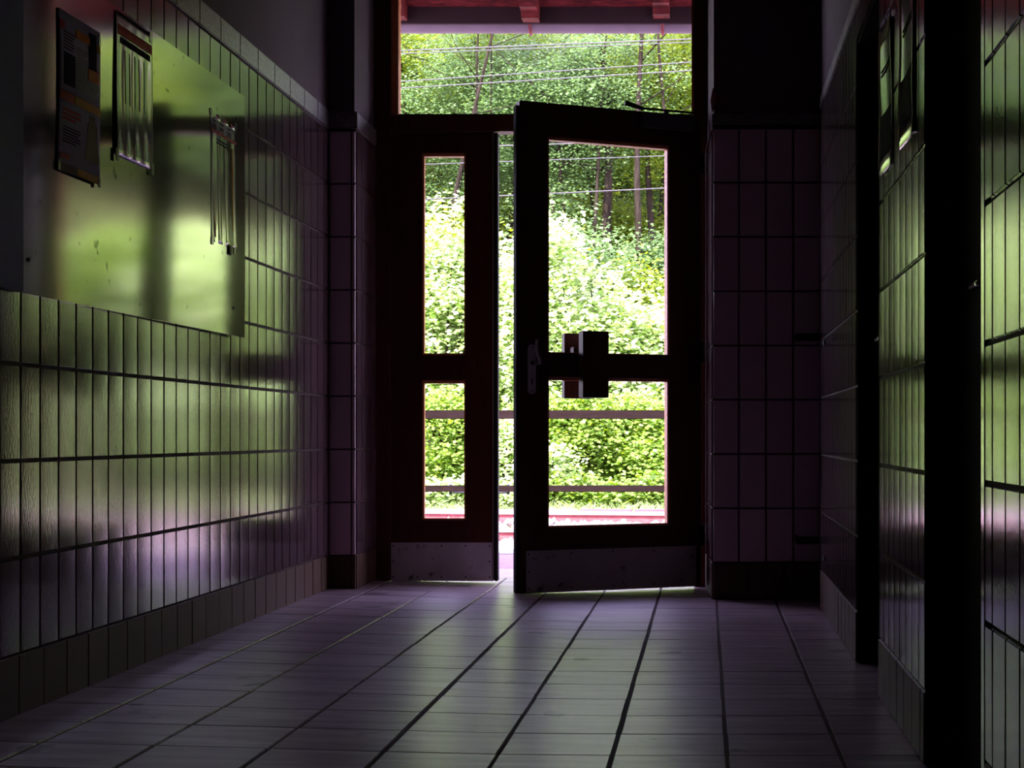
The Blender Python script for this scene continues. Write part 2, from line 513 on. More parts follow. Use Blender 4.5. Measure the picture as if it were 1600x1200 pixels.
# end wall right of the door --------------------------------------
BR = 7.58
mb = MB()
mb.prism([(.03, BR), (1.5, BR), (1.5, 8.0), (6, 8.0), (6, 8.55), (-.002, 8.55), (-.002, 8.24)], -.35, 2.188, M['grout'])
mb.prism([(.036, BR), (1.5, BR), (1.5, 8.0), (6, 8.0), (6, 8.55), (.006, 8.55), (.006, 8.24)], 2.188, 3.12, M['plaster'])
mb.prism([(.036, BR), (1.5, BR), (1.5, 8.0), (6, 8.0), (6, 8.55), (.006, 8.55), (.006, 8.24)], 3.12, 4.7, M['plaster'])
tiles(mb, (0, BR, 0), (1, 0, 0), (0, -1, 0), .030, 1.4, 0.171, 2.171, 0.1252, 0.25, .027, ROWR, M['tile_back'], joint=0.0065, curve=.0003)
tiles(mb, (0, BR, 0), (1, 0, 0), (0, -1, 0), .030, 1.4, 0.001, 0.171, 0.165, 0.3, .03, -.1, M['base_tile'], joint=0.003, curve=0, grow=.007)
rv = Vector((-.032, .66, 0)); rl = rv.length; rv.normalize()
tiles(mb, (.03, BR, 0), rv, (-rv.y, rv.x, 0), .002, rl, 0.171, 2.171, 0.3, 0.25, .15, ROWR, M['tile'], joint=0.005, grow=.004)
tiles(mb, (.03, BR, 0), rv, (-rv.y, rv.x, 0), .002, rl, 0.001, 0.171, 0.3, 0.3, .15, -.1, M['base_tile'], joint=0.003, grow=.004)
tag(mb.build('wall_back'), 'tiled end wall right of the open door', 'wall', kind='structure')
mb = MB()
for k in range(6):
    mb.bevbox(.028 + k * .25, .028 + k * .25 + .248, BR - .012, BR + .02, 2.188, 2.236, .003, M['cap'])
tag(mb.build('trim_3'), 'dark cap course on the end wall right of the door', 'tile border', kind='structure')
mb = MB()
mb.box(1.4, 1.5, 6.9, BR + .1, -.05, ZT, M['plaster'])
mb.box(RX + .24, 1.5, 6.9, RE - .15, -.05, ZT, M['plaster'])
tag(mb.build('wall_passage'), 'plaster wall closing the side passage at the end', 'wall', kind='structure')

# pier left of the door -------------------------------------------
mb = MB()
mb.prism([(-6, 8.0), (-2.1, 8.0), (-2.1, 7.75), (-1.65, 7.75), (-1.65, 8.55), (-6, 8.55)], -.35, 2.20, M['grout'])
mb.prism([(-6, 8.0), (-2.1, 8.0), (-2.1, 7.75), (-1.656, 7.75), (-1.656, 8.55), (-6, 8.55)], 2.20, 4.7, M['plaster'])
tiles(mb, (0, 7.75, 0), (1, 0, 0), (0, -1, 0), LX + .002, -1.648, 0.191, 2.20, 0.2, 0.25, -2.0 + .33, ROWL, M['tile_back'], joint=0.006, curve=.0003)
tiles(mb, (0, 7.75, 0), (1, 0, 0), (0, -1, 0), LX + .002, -1.648, 0.03, 0.191, 0.2, 0.25, -2.0 + .33, ROWL, M['base_tile'], joint=0.003, curve=0)
tiles(mb, (-1.65, 7.75, 0), (0, 1, 0), (1, 0, 0), 0, .5, 0.191, 2.20, 0.25, 0.25, .11, ROWL, M['tile'], joint=0.006)
tiles(mb, (-1.65, 7.75, 0), (0, 1, 0), (1, 0, 0), 0, .5, 0.03, 0.191, 0.25, 0.25, .3, ROWL, M['base_tile'], joint=0.003)
tag(mb.build('wall_pier'), 'tiled pier at the end of the left wall beside the door', 'wall', kind='structure')
mb = MB()
mb.bevbox(LX + .002, -1.640, 7.735, 7.76, 2.20, 2.28, .003, M['cap'])
mb.bevbox(-1.665, -1.642, 7.755, 8.2, 2.20, 2.28, .003, M['cap'])
tag(mb.build('trim_4'), 'dark cap course around the pier left of the door', 'tile border', kind='structure')
# lintel and facade above the opening
mb = MB()
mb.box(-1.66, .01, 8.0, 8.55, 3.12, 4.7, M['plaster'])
mb.box(-6, -2.1, 8.551, 8.57, -.35, 4.7, M['facade'])
mb.box(.5, 6, 8.551, 8.57, -.35, 4.7, M['facade'])
tag(mb.build('wall_lintel'), 'wall above the transom window', 'wall', kind='structure')
# wall behind the camera
mb = MB()
mb.box(-2.1, .755, YB - .2, YB, -.05, ZT, M['plaster'])
tag(mb.build('wall_rear'), 'plaster wall closing the corridor behind', 'wall', kind='structure')

# ------------------------------------------------------------------ door frame and transom
FX0, FX1 = -1.655, 0.02
mb = MB()
y0, y1 = YD - .005, YD + .10
mb.bevbox(FX0, -1.573, y0, y1, .03, 3.12, .004, M['wood_dark'])
mb.bevbox(-.060, FX1, y0, y1, .0, 3.12, .004, M['wood_dark'])
mb.bevbox(-1.573, -.060, y0, y1, 2.272, 2.352, .004, M['wood_dark'])
mb.bevbox(-1.573, -.060, y0, y1, 3.02, 3.12, .004, M['wood_dark'])
tag(mb.build('trim_5'), 'dark red brown wooden frame around the double door and transom', 'door frame', kind='structure')

win = empty('window_1', (-.8, YD, 2.352), 'wide transom window above the double door showing wires and trees', 'window', kind='structure')
mb = MB()
x0, x1, z0, z1 = -1.573, -.060, 2.352, 3.02
t = .036
T = lambda p: p - Vector((-.8, YD, 2.352))
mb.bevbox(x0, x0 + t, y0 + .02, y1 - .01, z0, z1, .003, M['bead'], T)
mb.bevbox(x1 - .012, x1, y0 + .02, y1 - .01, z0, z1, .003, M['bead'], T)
mb.bevbox(x0 + t, x1 - .012, y0 + .02, y1 - .01, z0, z0 + .010, .003, M['wood'], T)
mb.bevbox(x0 + t, x1 - .012, y0 + .02, y1 - .01, z1 - .02, z1, .003, M['wood'], T)
mb.build('window_frame', win)
mb = MB()
mb.box(x0 + t - .004, x1 - .010, YD + .045, YD + .049, z0 + .008, z1 - .018, M['glass'], T)
mb.build('pane', win)


def leaf_door(root, W, H, gx0, gx1, zs, ky, th, edge_left, mirror=False, bot=0.0):
    """stiles, rails, panes, bead; local x along the leaf, local y=0 room face, thickness to +y, z up"""
    mb = MB()
    mb.bevbox(0, gx0, 0, th, bot, H, .004, M['wood'])
    mb.bevbox(gx1, W, 0, th, bot, H, .004, M['wood'])
    mb.bevbox(gx0, gx1, .001, th, bot, zs[0], .003, M['wood'])
    mb.bevbox(gx0, gx1, .001, th, zs[3], H, .003, M['wood'])
    mb.bevbox(gx0, gx1, .001, th, zs[1], zs[2], .003, M['wood'])
    mb.build('leaf_frame', root)
    for a, b in ((zs[0], zs[1]), (zs[2], zs[3])):
        mb = MB()
        e = .010
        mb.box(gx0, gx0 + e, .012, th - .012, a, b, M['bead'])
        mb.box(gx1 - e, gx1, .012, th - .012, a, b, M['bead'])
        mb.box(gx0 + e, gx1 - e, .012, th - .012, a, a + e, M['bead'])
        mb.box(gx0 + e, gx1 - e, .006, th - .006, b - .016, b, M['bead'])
        g = MB()
        g.box(gx0 + e * .6, gx1 - e * .6, th * .5 - .002, th * .5 + .002, a + e * .6, b - e * .6, M['glass'])
        pane = g.build('pane', root)
        bead = mb.build('glazing_bead', root)
    kp = MB()
    kx0, kx1, kz0, kz1 = ky
    kp.bevbox(kx0, kx1, -.0025, .002, kz0, kz1, .0008, M['steel'])
    ko = kp.build('kick_plate', root)
    ko['label'] = 'scuffed grey steel kick plate'
    sc = MB()
    n = 4
    for i in range(n + 1):
        for z in (kz0 + .018, kz1 - .016):
            x = kx0 + .012 + (kx1 - kx0 - .024) * i / n
            sc = MB()
            sc.bevbox(x - .004, x + .004, -.0045, -.002, z - .004, z + .004, .0012, M['screw'])
            sc.build('screw', ko)
    for x in (kx0 + .012, kx1 - .012):
        z = (kz0 + kz1) / 2
        sc = MB()
        sc.bevbox(x - .004, x + .004, -.0045, -.002, z - .004, z + .004, .0012, M['screw'])
        sc.build('screw', ko)


# left, closed leaf ------------------------------------------------
dl = empty('door_1', (-1.571, YD, .030), 'narrow closed left door leaf with one slim glass strip', 'door', kind='structure')
ppm = F / YD
fx = lambda p: (p - PX) / ppm + 1.571
fz = lambda p: CH - (p - PY) / ppm - .030
leaf_door(dl, .515, 2.24, fx(659), fx(728), [fz(813), fz(594), fz(555), fz(239)], (.002, .505, .002, .192), .055, True)
mb = MB()
mb.bevbox(fx(645), fx(742), -.022, -.0005, fz(592), fz(557), .003, M['wood'])
bar = mb.build('push_bar', dl)
mb = MB()
for z in (fz(566), fz(584)):
    mb = MB()
    mb.tube([(fx(733), -.0215, z), (fx(733), -.026, z)], .005, M['screw'], 8)
    mb.build('bolt', bar)
mb = MB()
mb.bevbox(.516, .534, -.004, .05, .0, 2.235, .003, M['rubber'])
mb.build('edge_seal', dl)
mb = MB()
mb.bevbox(.5085, .5115, -.0045, .0, .0, 2.235, .001, M['alu'])
mb.build('edge_strip', dl)

# right, open leaf --------------------------------------------------
HX, HY = -.022, 8.10
FXe, FYe = (812 - PX) * 7.70 / F, 7.70
dv = Vector((FXe - HX, FYe - HY)); WR = dv.length
ang = math.atan2(dv.y, dv.x)      # direction hinge -> free edge
# local x runs from the free edge to the hinge
dr = empty('door_2', (FXe, FYe, .014), 'wide right door leaf standing ajar with large glass and wooden push block', 'door', kind='structure', rz=ang + math.pi)
ca, sa = math.cos(ang + math.pi), math.sin(ang + math.pi)


def loc_x(px):
    """local x on the room face of the open leaf seen at pixel column px"""
    k = (px - PX) / F
    # FXe + u*ca = k*(FYe + u*sa)
    return (k * FYe - FXe) / (ca - k * sa)


def loc_z(px, py):
    u = loc_x(px)
    return CH - (py - PY) * (FYe + u * sa) / F - .014


HR = 2.312
g0, g1 = loc_x(856), loc_x(1047)
leaf_door(dr, WR, HR, g0, g1, [loc_z(950, 823), loc_z(950, 590), loc_z(950, 555), loc_z(950, 220)], (loc_x(822), WR - .03, .004, .20), .058, True)
mb = MB()
mb.bevbox(-.012, .0, .014, .058, .0, HR - .02, .003, M['rubber'])
mb.build('edge_seal', dr)
mb = MB()
mb.bevbox(g0 - .002, loc_x(1064), -.034, -.0005, loc_z(960, 591), loc_z(960, 554), .003, M['wood'])
bar = mb.build('push_bar', dr)
mb = MB()
for z in (loc_z(1058, 566), loc_z(1058, 586)):
    mb = MB()
    mb.tube([(loc_x(1058), -.0335, z), (loc_x(1058), -.038, z)], .005, M['screw'], 8)
    mb.build('bolt', bar)
bx0 = loc_x(900)
mb = MB()
mb.bevbox(bx0, bx0 + .130, -.095, -.0345, loc_z(917, 622), loc_z(917, 519), .003, M['wood'])
blk = mb.build('push_block', dr)
blk['label'] = 'upright wooden push block across the bar'
mb = MB()
for x in (bx0 + .025, bx0 + .108):
    for z in (1.085, 1.160):
        mb = MB()
        mb.tube([(x, -.0945, z), (x, -.097, z)], .0045, M['screw'], 8)
        mb.build('screw', blk)
mb = MB()
mb.bevbox(bx0 - .015, bx0 + .125, .115, .155, loc_z(917, 622), loc_z(917, 519), .003, M['wood'])
mb.bevbox(bx0 + .0, bx0 + .09, .030, .116, 1.075, 1.165, .003, M['wood'])
mb.build('outer_push_block', dr)

# door handle
hx = loc_x(830.5)
hz = loc_z(830, 567)
mb = MB()
pz0, pz1 = loc_z(830, 616), loc_z(830, 538)
wpl = .0195
prof = []
for k in range(9):
    a = math.pi * k / 8
    prof.append((hx + wpl * math.cos(a), pz1 - wpl + wpl * math.sin(a)))
for k in range(9):
    a = math.pi + math.pi * k / 8
    prof.append((hx + wpl * math.cos(a), pz0 + wpl + wpl * math.sin(a)))
n = len(prof)
vs = [(p[0], -.007, p[1]) for p in prof] + [(p[0], .0, p[1]) for p in prof]
mb.raw(vs, [tuple(range(n)), tuple(range(2 * n - 1, n - 1, -1))] + [(i, i + n, (i + 1) % n + n, (i + 1) % n) for i in range(n)], M['alu'])
hp = mb.build('handle_plate', dr)
hp['label'] = 'pale long metal handle plate with keyhole'
mb = MB()
mb.tube([(hx + .002, -.007, hz), (hx + .002, -.012, hz)], .010, M['black'], 12)
mb.bevbox(hx - .003, hx + .003, -.009, -.006, loc_z(830, 601), loc_z(830, 592), .001, M['black'])
for z in (pz0 + .013, pz1 - .013):
    mb.tube([(hx, -.006, z), (hx, -.0085, z)], .003, M['black'], 8)
mb.build('keyhole', hp)
mb = MB()
mb.tube([(hx + .012, -.012, hz - .004), (hx + .026, -.045, hz), (hx + .022, -.052, hz + .012), (hx + .012, -.052, hz + .034),
         (hx + .007, -.050, hz + .062), (hx + .008, -.048, hz + .095), (hx + .010, -.048, hz + .108)], [.008, .009, .009, .0075, .0065, .0065, .006], M['alu'], 10)
mb.build('handle', hp)
# door closer
mb = MB()
cz = HR - .012
mb.bevbox(loc_x(998), WR - .05, -.050, -.0005, HR - .082, HR - .010, .004, M['closer'])
cl = mb.build('door_closer', dr)
mb = MB()
xa = loc_x(974)
mb.bevbox(loc_x(998), WR - .03, -.030, -.018, HR + .004, HR + .014, .002, M['black'])
mb.tube([(loc_x(1002), -.024, HR + .008), (xa, -.024, HR + .028)], [.009, .014], M['black'], 8)
mb.tube([(WR - .2, -.024, HR - .02), (WR - .2, -.024, HR + .012)], .012, M['black'], 10)
mb.build('closer_arm', cl)
mb = MB()
for z in (.25, 1.15, 2.08):
    mb = MB()
    mb.tube([(WR + .006, -.004, z - .05), (WR + .006, -.004, z + .05)], .010, M['black'], 10)
    mb.build('hinge', dr)

# ------------------------------------------------------------------ dark doors in the right wall
for n_, (a, b), lab in ((3, D1, 'black door in the far doorway of the right wall'), (4, D2, 'black door in the near doorway of the right wall, lever handle')):
    r = empty('door_%d' % n_, (RX + .06, (a + b) / 2, 0), lab, 'door', kind='structure')
    T = lambda p: p - Vector((RX + .06, (a + b) / 2, 0))
    mb = MB()
    mb.bevbox(RX + .062, RX + .10, a + .012, b - .012, .006, HD - .02, .003, M['blackdoor'], T)
    mb.build('leaf', r)
    mb = MB()
    e = .012
    mb.box(RX + .001, RX + .108, a, a + e, 0, HD, M['blackdoor'], T)
    mb.box(RX + .001, RX + .108, b - e, b, 0, HD, M['blackdoor'], T)
    mb.box(RX + .001, RX + .108, a + e, b - e, HD - e, HD, M['blackdoor'], T)
    mb.build('jamb_lining', r)
    mb = MB()
    if n_ == 4:
        mb.bevbox(RX - .006, RX + .002, a - .033, a + .001, 0, HD + .03, .0015, M['frame_gloss'], T)
        mb.bevbox(RX - .003, RX + .001, b - .001, b + .003, 0, HD + .03, .001, M['frame_gloss'], T)
    else:
        mb.bevbox(RX - .007, RX + .001, a - .002, a + .001, 0, HD, .0008, M['frame_gloss'], T)
        mb.bevbox(RX - .007, RX + .001, a, b, HD - .002, HD + .003, .0008, M['frame_gloss'], T)
    mb.build('frame_edge', r)
    hy = a + .085
    mb = MB()
    mb.bevbox(RX + .054, RX + .0625, hy - .018, hy + .018, .93, 1.10, .003, M['black'], T)
    mb.tube([T(Vector(q)) for q in ((RX + .058, hy, 1.045), (RX + .022, hy, 1.045), (RX + .012, hy + .012, 1.045), (RX + .010, hy + .11, 1.043))], .008, M['frame_gloss'], 10)
    mb.build('door_handle', r)

# ------------------------------------------------------------------ boards and posters on the left wall
r = empty('notice_board', (LX + .006, 5.2, 1.13), 'large shiny sheet metal notice board on the left tiled wall', 'notice board')
mb = MB()
NY, NZ = 40, 18
Y0, Y1, Z0, Z1 = 4.217, 6.206, 1.125, 2.034


def board_dx(y):
    t = min(max(y - 4.217, -.3), 2.0)
    return .008 + .0273 * (1 - math.exp(-1.1 * t)) + .003 * t


vs = []; fs = []
for i in range(NY + 1):
    for j in range(NZ + 1):
        y = Y0 + (Y1 - Y0) * i / NY; z = Z0 + (Z1 - Z0) * j / NZ
        d = .0012 * math.sin(y * 3.1 + z * 1.2) + .0010 * math.sin(z * 5 + y)
        vs.append((board_dx(y) - .006 + d, y - 5.2, z - 1.13))
q = NZ + 1
for i in range(NY):
    for j in range(NZ):
        fs.append((i * q + j, (i + 1) * q + j, (i + 1) * q + j + 1, i * q + j + 1))
base = len(vs)
mb.raw(vs, fs, M['panel'], True)
# folded edges back to the wall
def strip(pa, pb):
    vv = []; ff = []
    for k in range(len(pa)):
        vv += [pa[k], pb[k]]
    for k in range(len(pa) - 1):
        ff.append((2 * k, 2 * k + 1, 2 * k + 3, 2 * k + 2))
    mb.raw(vv, ff, M['panel'])
bot = [vs[i * q] for i in range(NY + 1)]; top = [vs[i * q + NZ] for i in range(NY + 1)]
lef = [vs[j] for j in range(q)]; rig = [vs[NY * q + j] for j in range(q)]
for e in (bot, top, lef, rig):
    strip(e, [(max(p[0] - .012, 0.0), p[1], p[2]) for p in e])
mb.build('metal_sheet', r)
mb = MB()
for (px, py, rr) in ((62, 406, .006), (365, 481, .006), (370, 186, .006), (52, 378, .003)):
    y = 1.74 * F / (PX - px); z = CH + (PY - py) * y / F; bd = board_dx(y) - .006
    mb = MB()
    mb.tube([(bd - .002, y - 5.2, z - 1.13), (bd + .0045, y - 5.2, z - 1.13)], rr, M['screw'], 10)
    mb.build('screw', r)
mb = MB()
mb.bevbox(LX + .006, LX + .022, 2.9, 4.236, 1.125, 2.10, .002, M['panel2'])
tag(mb.build('wall_board'), 'dull grey board left of the metal notice board, cut by the picture edge', 'board')


def sheet(name, root, fn, u0, u1, v0, v1, m, off, nu=14, nv=14, th=.0006):
    """patch of the sheet fn(u,v)->(dx, y, z); v runs downwards"""
    mb = MB()
    vs = []
    for s_ in (0, 1):
        for i in range(nu + 1):
            for j in range(nv + 1):
                u = u0 + (u1 - u0) * i / nu; v = v0 + (v1 - v0) * j / nv
                dx, y, z = fn(u, v)
                vs.append((dx + off - s_ * th, y, z))
    q = nv + 1; n = (nu + 1) * q
    fs = []
    for i in range(nu):
        for j in range(nv):
            a = i * q + j
            fs.append((a, a + 1, a + q + 1, a + q)); fs.append((n + a, n + a + q, n + a + q + 1, n + a + 1))
    for i in range(nu):
        fs.append((i * q, (i + 1) * q, n + (i + 1) * q, n + i * q))
        fs.append((i * q + nv, n + i * q + nv, n + (i + 1) * q + nv, (i + 1) * q + nv))
    for j in range(nv):
        fs.append((j, n + j, n + j + 1, j + 1))
        fs.append((nu * q + j, nu * q + j + 1, n + nu * q + j + 1, n + nu * q + j))
    mb.raw(vs, fs, m, True)
    return mb.build(name, root)


def text_lines(root, fn, u0, u1, v0, v1, n, m, off, name='text_lines', thick=.45):
    mb = MB()
    for k in range(n):
        va = v0 + (v1 - v0) * k / n; vb = va + (v1 - v0) / n * thick
        uu = u1 - (u1 - u0) * random.uniform(0, .3) if k % 3 == 2 else u1
        seg = 5
        pa = [fn(u0 + (uu - u0) * i / seg, va) for i in range(seg + 1)]
        pb = [fn(u0 + (uu - u0) * i / seg, vb) for i in range(seg + 1)]
        for i in range(seg):
            vs = []
            for o in (off, off - .0006):
                vs += [(pa[i][0] + o, pa[i][1], pa[i][2]), (pa[i + 1][0] + o, pa[i + 1][1], pa[i + 1][2]),
                       (pb[i + 1][0] + o, pb[i + 1][1], pb[i + 1][2]), (pb[i][0] + o, pb[i][1], pb[i][2])]
            mb.raw(vs, [(0, 1, 2, 3), (4, 7, 6, 5), (0, 4, 5, 1), (2, 6, 7, 3)], m)
    return mb.build(name, root)


# poster A: matte paper, far left
PAx = LX + .003
rA = empty('poster', (PAx, 4.468, 1.478), 'matte paper poster with orange bands and small photos, leftmost on the metal board', 'poster')


def fA(u, v):
    y = .290 * u
    z = .442 * (1 - v)
    curl = .005 * max(0, v - .75) ** 2 * 16 * (0.3 + u * .4)
    dx = .001 + .0012 * math.sin(v * 5 + u * 2) + curl + .003 * math.sin(u * 3.1) * v + board_dx(4.468 + y)
    y += .006 * math.sin(v * 4)
    return dx, y, z


sheet('paper', rA, fA, 0, 1, 0, 1, M['paper'], 0, 20, 24)
o1 = .0010
sheet('orange_band', rA, fA, .38, .72, .075, .125, M['ink_orange'], o1)
sheet('red_block', rA, fA, .015, .13, .06, .115, M['ink_red'], o1)
sheet('photo', rA, fA, .70, .89, .04, .27, M['ink_dark'], o1)
sheet('gold_block', rA, fA, .895, .99, .09, .14, M['ink_gold'], o1)
sheet('orange_block', rA, fA, .67, .95, .27, .35, M['ink_orange'], o1)
sheet('photo', rA, fA, .10, .36, .25, .45, M['ink_dark'], o1)
text_lines(rA, fA, .10, .34, .12, .24, 6, M['ink_dark'], o1)
text_lines(rA, fA, .40, .66, .18, .45, 14, M['ink_grey'], o1)
text_lines(rA, fA, .68, .95, .37, .46, 5, M['ink_grey'], o1)
sheet('red_band', rA, fA, 0, .33, .495, .55, M['ink_red'], o1)
sheet('gold_band', rA, fA, .331, 1, .495, .55, M['ink_gold'], o1)
text_lines(rA, fA, .08, .50, .60, .68, 3, M['ink_red'], o1, 'heading_lines', .6)
text_lines(rA, fA, .10, .50, .71, .82, 6, M['ink_dark'], o1)
sheet('red_block', rA, fA, .05, .26, .88, .92, M['ink_red'], o1)
sheet('maroon_band', rA, fA, 0, .40, .945, 1, M['ink_maroon'], o1)
sheet('gold_band', rA, fA, .401, .97, .95, 1, M['ink_gold'], o1)
# picture of a robed figure: outline of stacked slices
mb = MB()
outl = [(.57, .06), (.60, .055), (.64, .12), (.70, .13), (.76, .14), (.82, .17), (.87, .18)]
for k in range(len(outl) - 1):
    (v0, w0), (v1, w1) = outl[k], outl[k + 1]
    c = .79
    pts = [fA(c - w0, v0), fA(c + w0, v0), fA(c + w1, v1), fA(c - w1, v1)]
    vs = [(p[0] + o1, p[1], p[2]) for p in pts] + [(p[0] + o1 - .0006, p[1], p[2]) for p in pts]
    mb.raw(vs, [(0, 1, 2, 3), (4, 7, 6, 5), (0, 4, 5, 1), (1, 5, 6, 2), (2, 6, 7, 3), (3, 7, 4, 0)], M['ink_maroon'])
mb.build('figure_print', rA)
mb = MB()
for (u, v) in ((.97, .06), (.02, .97), (.96, .99)):
    dx, y, z = fA(u, v)
    mb = MB()
    mb.bevbox(dx - .001, dx + .003, y - .008, y + .008, z - .012, z + .012, .001, M['tape'])
    mb.build('tape', rA)

# poster B: clear sleeve with red heading
PBx = LX + .002
rB = empty('poster', (PBx, 4.885, 1.592), 'glossy sleeved poster with dark red heading and loose lower flap, middle of the metal board', 'poster')


def fB(u, v):
    y = .300 * u; z = .430 * (1 - v)
    fold = .0011 * math.sin(u * 26 + 2 * math.sin(v * 3)) * min(1, v * 3) * (1 - .5 * v)
    bow = .0022 * (1 - math.cos(min(1, v) * 3.4)) * .5
    return .0005 + board_dx(4.885 + y) + fold + bow + .001 * v + .001, y + .01 * math.sin(v * 3) * (u - .5), z


sheet('clear_sleeve', rB, fB, 0, 1, 0, 1, M['sleeve'], 0, 60, 24)
sheet('red_heading', rB, fB, .05, .98, .09, .16, M['ink_red'], .001, 40, 4)
sheet('dark_print', rB, fB, .10, .93, .17, .215, M['ink_dark'], .001, 40, 4)
for k in range(5):
    u = .22 + k * .13
    sheet('column_line', rB, fB, u, u + .018, .25, .62, M['ink_grey'], .001, 3, 20)
mb = MB()
for (u, v) in ((.0, .99), (.98, .98), (.97, .02)):
    dx, y, z = fB(u, v)
    mb = MB()
    mb.bevbox(dx - .0005, dx + .0012, y - .012, y + .012, z - .024, z + .014, .0003, M['tape'])
    mb.build('tape', rB)

# poster C: narrow folded sleeve
rC = empty('poster', (LX + .000, 5.78, 1.442), 'narrow glossy poster with red line and vertical folds, right end of metal board', 'poster')


def fC(u, v):
    y = .315 * u; z = .458 * (1 - v)
    fold = .0018 * math.sin(u * 22 + 1.3 * math.sin(v * 2.2 + 1))
    return .0020 + board_dx(5.78 + y) + fold * .7, y + .008 * math.sin(v * 2), z


sheet('clear_sleeve', rC, fC, 0, 1, 0, 1, M['sleeve'], 0, 60, 20)
sheet('red_line', rC, fC, .03, .98, .13, .155, M['ink_red'], .001, 40, 2)
text_lines(rC, fC, .1, .85, .04, .10, 2, M['ink_grey'], .001)
text_lines(rC, fC, .2, .7, .19, .24, 2, M['ink_dark'], .001)
sheet('red_stripe', rC, fC, .14, .19, .22, .96, M['ink_red'], .001, 4, 20)
sheet('gold_stripe', rC, fC, .76, .84, .20, .86, M['ink_gold'], .001, 4, 20)
sheet('dark_stripe', rC, fC, .48, .50, .20, .92, M['ink_dark'], .001, 4, 20)
mb = MB()
for (u, v) in ((.98, .0), (.9, 1.01), (.05, 1.0), (.02, .01)):
    dx, y, z = fC(u, v)
    mb = MB()
    mb.bevbox(dx - .0005, dx + .0012, y - .012, y + .012, z - .012, z + .012, .0003, M['tape'])
    mb.build('tape', rC)
mb = MB()
yy = 1.728 * F / (PX - 364)
mb.bevbox(LX + board_dx(yy) - .003, LX + board_dx(yy) + .008, yy - .018, yy + .014, CH + (PY - 392) * yy / F - .015, CH + (PY - 384) * yy / F, .002, M['black'])
tag(mb.build('board_clip'), 'small black clip just below the right end poster on the metal board', 'clip')

# posters on the right wall, between the two dark doorways
def right_poster(y0, y1, label, seed):
    r = empty('sleeved_notice', (RX - .0075, y0, 1.485), label, 'poster')

    def fR(u, v):
        return .002 + .0022 * math.sin(u * 5 + seed + v * 2) + .0014 * math.sin(v * 9 + seed * 3), (y1 - y0) * u, .42 * (1 - v)
    g = lambda u, v: (lambda q: (-q[0], q[1], q[2]))(fR(u, v))
    sheet('clear_sleeve', r, g, 0, 1, 0, 1, M['sleeve'], 0, 14, 14, th=-.0006)
    sheet('dark_print', r, g, .08, .94, .60, .90, M['ink_dark'], -.001, 14, 6, th=-.0006)
    sheet('dark_border', r, g, .90, 1.0, .0, .95, M['ink_maroon'], -.0012, 4, 14, th=-.0006)
    sheet('maroon_heading', r, g, .06, .95, .03, .12, M['ink_maroon'], -.001, 14, 4, th=-.0006)
    text_lines(r, g, .1, .8, .30, .36, 2, M['ink_dark'], -.001)
    mb = MB()
    dx, y, z = g(.03, .97)
    mb.bevbox(dx - .003, dx + .001, y - .012, y + .012, z - .016, z + .02, .001, M['tape'])
    mb.build('tape', r)


right_poster(3.925, 4.222, 'glossy sleeved notice on the right wall nearest the near dark doorway', .4)
right_poster(4.395, 4.690, 'glossy sleeved notice on the right wall beside the far dark doorway', 2.0)

# small hardware at the end of the right wall
for i, (py, lab) in enumerate(((526.5, 'black metal peg on the end wall tiles, upper of two'), (844.5, 'black metal peg on the end wall tiles near the floor'))):
    z = CH + (PY - py) * 7.4 / F
    mb = MB()
    mb.bevbox(.404, .51, 7.40, 7.435, z - .017, z + .017, .004, M['black'])
    mb.bevbox(.404, .425, 7.43, BR - .002, z - .014, z + .014, .004, M['black'])
    tag(mb.build('wall_peg'), lab, 'peg')
for (py, lab) in ((536, 'tiny dark wall anchor on the right wall beside the upper peg'), (872.5, 'tiny square dark wall anchor low on the right wall beside the lower peg')):
    y = RX * F / (1290.5 - PX); z = CH + (PY - py) * y / F
    mb = MB()
    mb.bevbox(RX - .012, RX - .004, y - .03, y + .03, z - .011, z + .011, .002, M['black'])
    tag(mb.build('wall_anchor'), lab, 'anchor')
# torn red scrap at the edge above the tiles
mb = MB()
q = [P(1113, 138, 7.57), P(1119, 150, 7.56), P(1134, 153, 7.55), P(1120, 160, 7.56), P(1112, 176, 7.57), P(1109, 158, 7.58)]
q2 = [p + Vector((.003, -.006 - .004 * (i % 2), .002)) for i, p in enumerate(q)]
c1 = sum(q, Vector()) / 6 + Vector((0, .004, 0)); c2 = sum(q2, Vector()) / 6 - Vector((0, .015, 0))
vs = q + q2 + [c1, c2]
fs = [(i, (i + 1) % 6, 12) for i in range(6)] + [(6 + (i + 1) % 6, 6 + i, 13) for i in range(6)] + [(i, 6 + i, 6 + (i + 1) % 6, (i + 1) % 6) for i in range(6)]
mb.raw(vs, fs, M['ink_maroon'])
tag(mb.build('torn_scrap'), 'small dark red torn scrap at the wall edge above the tiles right of the door', 'scrap')

# ------------------------------------------------------------------ outside: platform, track, fence
mb = MB()
mb.box(-12, 12, 8.56, 9.75, -.35, -.035, M['paving'])
tag(mb.build('platform'), 'lilac grey paved platform right outside the door', 'platform', kind='structure')
mb = MB()
mb.box(-12, 12, 9.76, 11.0, -.45, -.04, M['asphalt'])
tag(mb.build('platform_strip'), 'rough gravel strip at the platform edge', 'platform', kind='structure')
mb = MB()
mb.box(-12, 12, 11.0, 11.12, -.45, -.035, M['kerb'])
tag(mb.build('platform_edge'), 'concrete edge of the platform', 'platform edge', kind='structure')

TA = -0.16                          # the track runs slightly towards the station on the right
tdir = Vector((math.cos(TA), math.sin(TA), 0)); tn = Vector((-math.sin(TA), math.cos(TA), 0))
TO = Vector((-1.2, 15.14, 0))       # point on the near rail


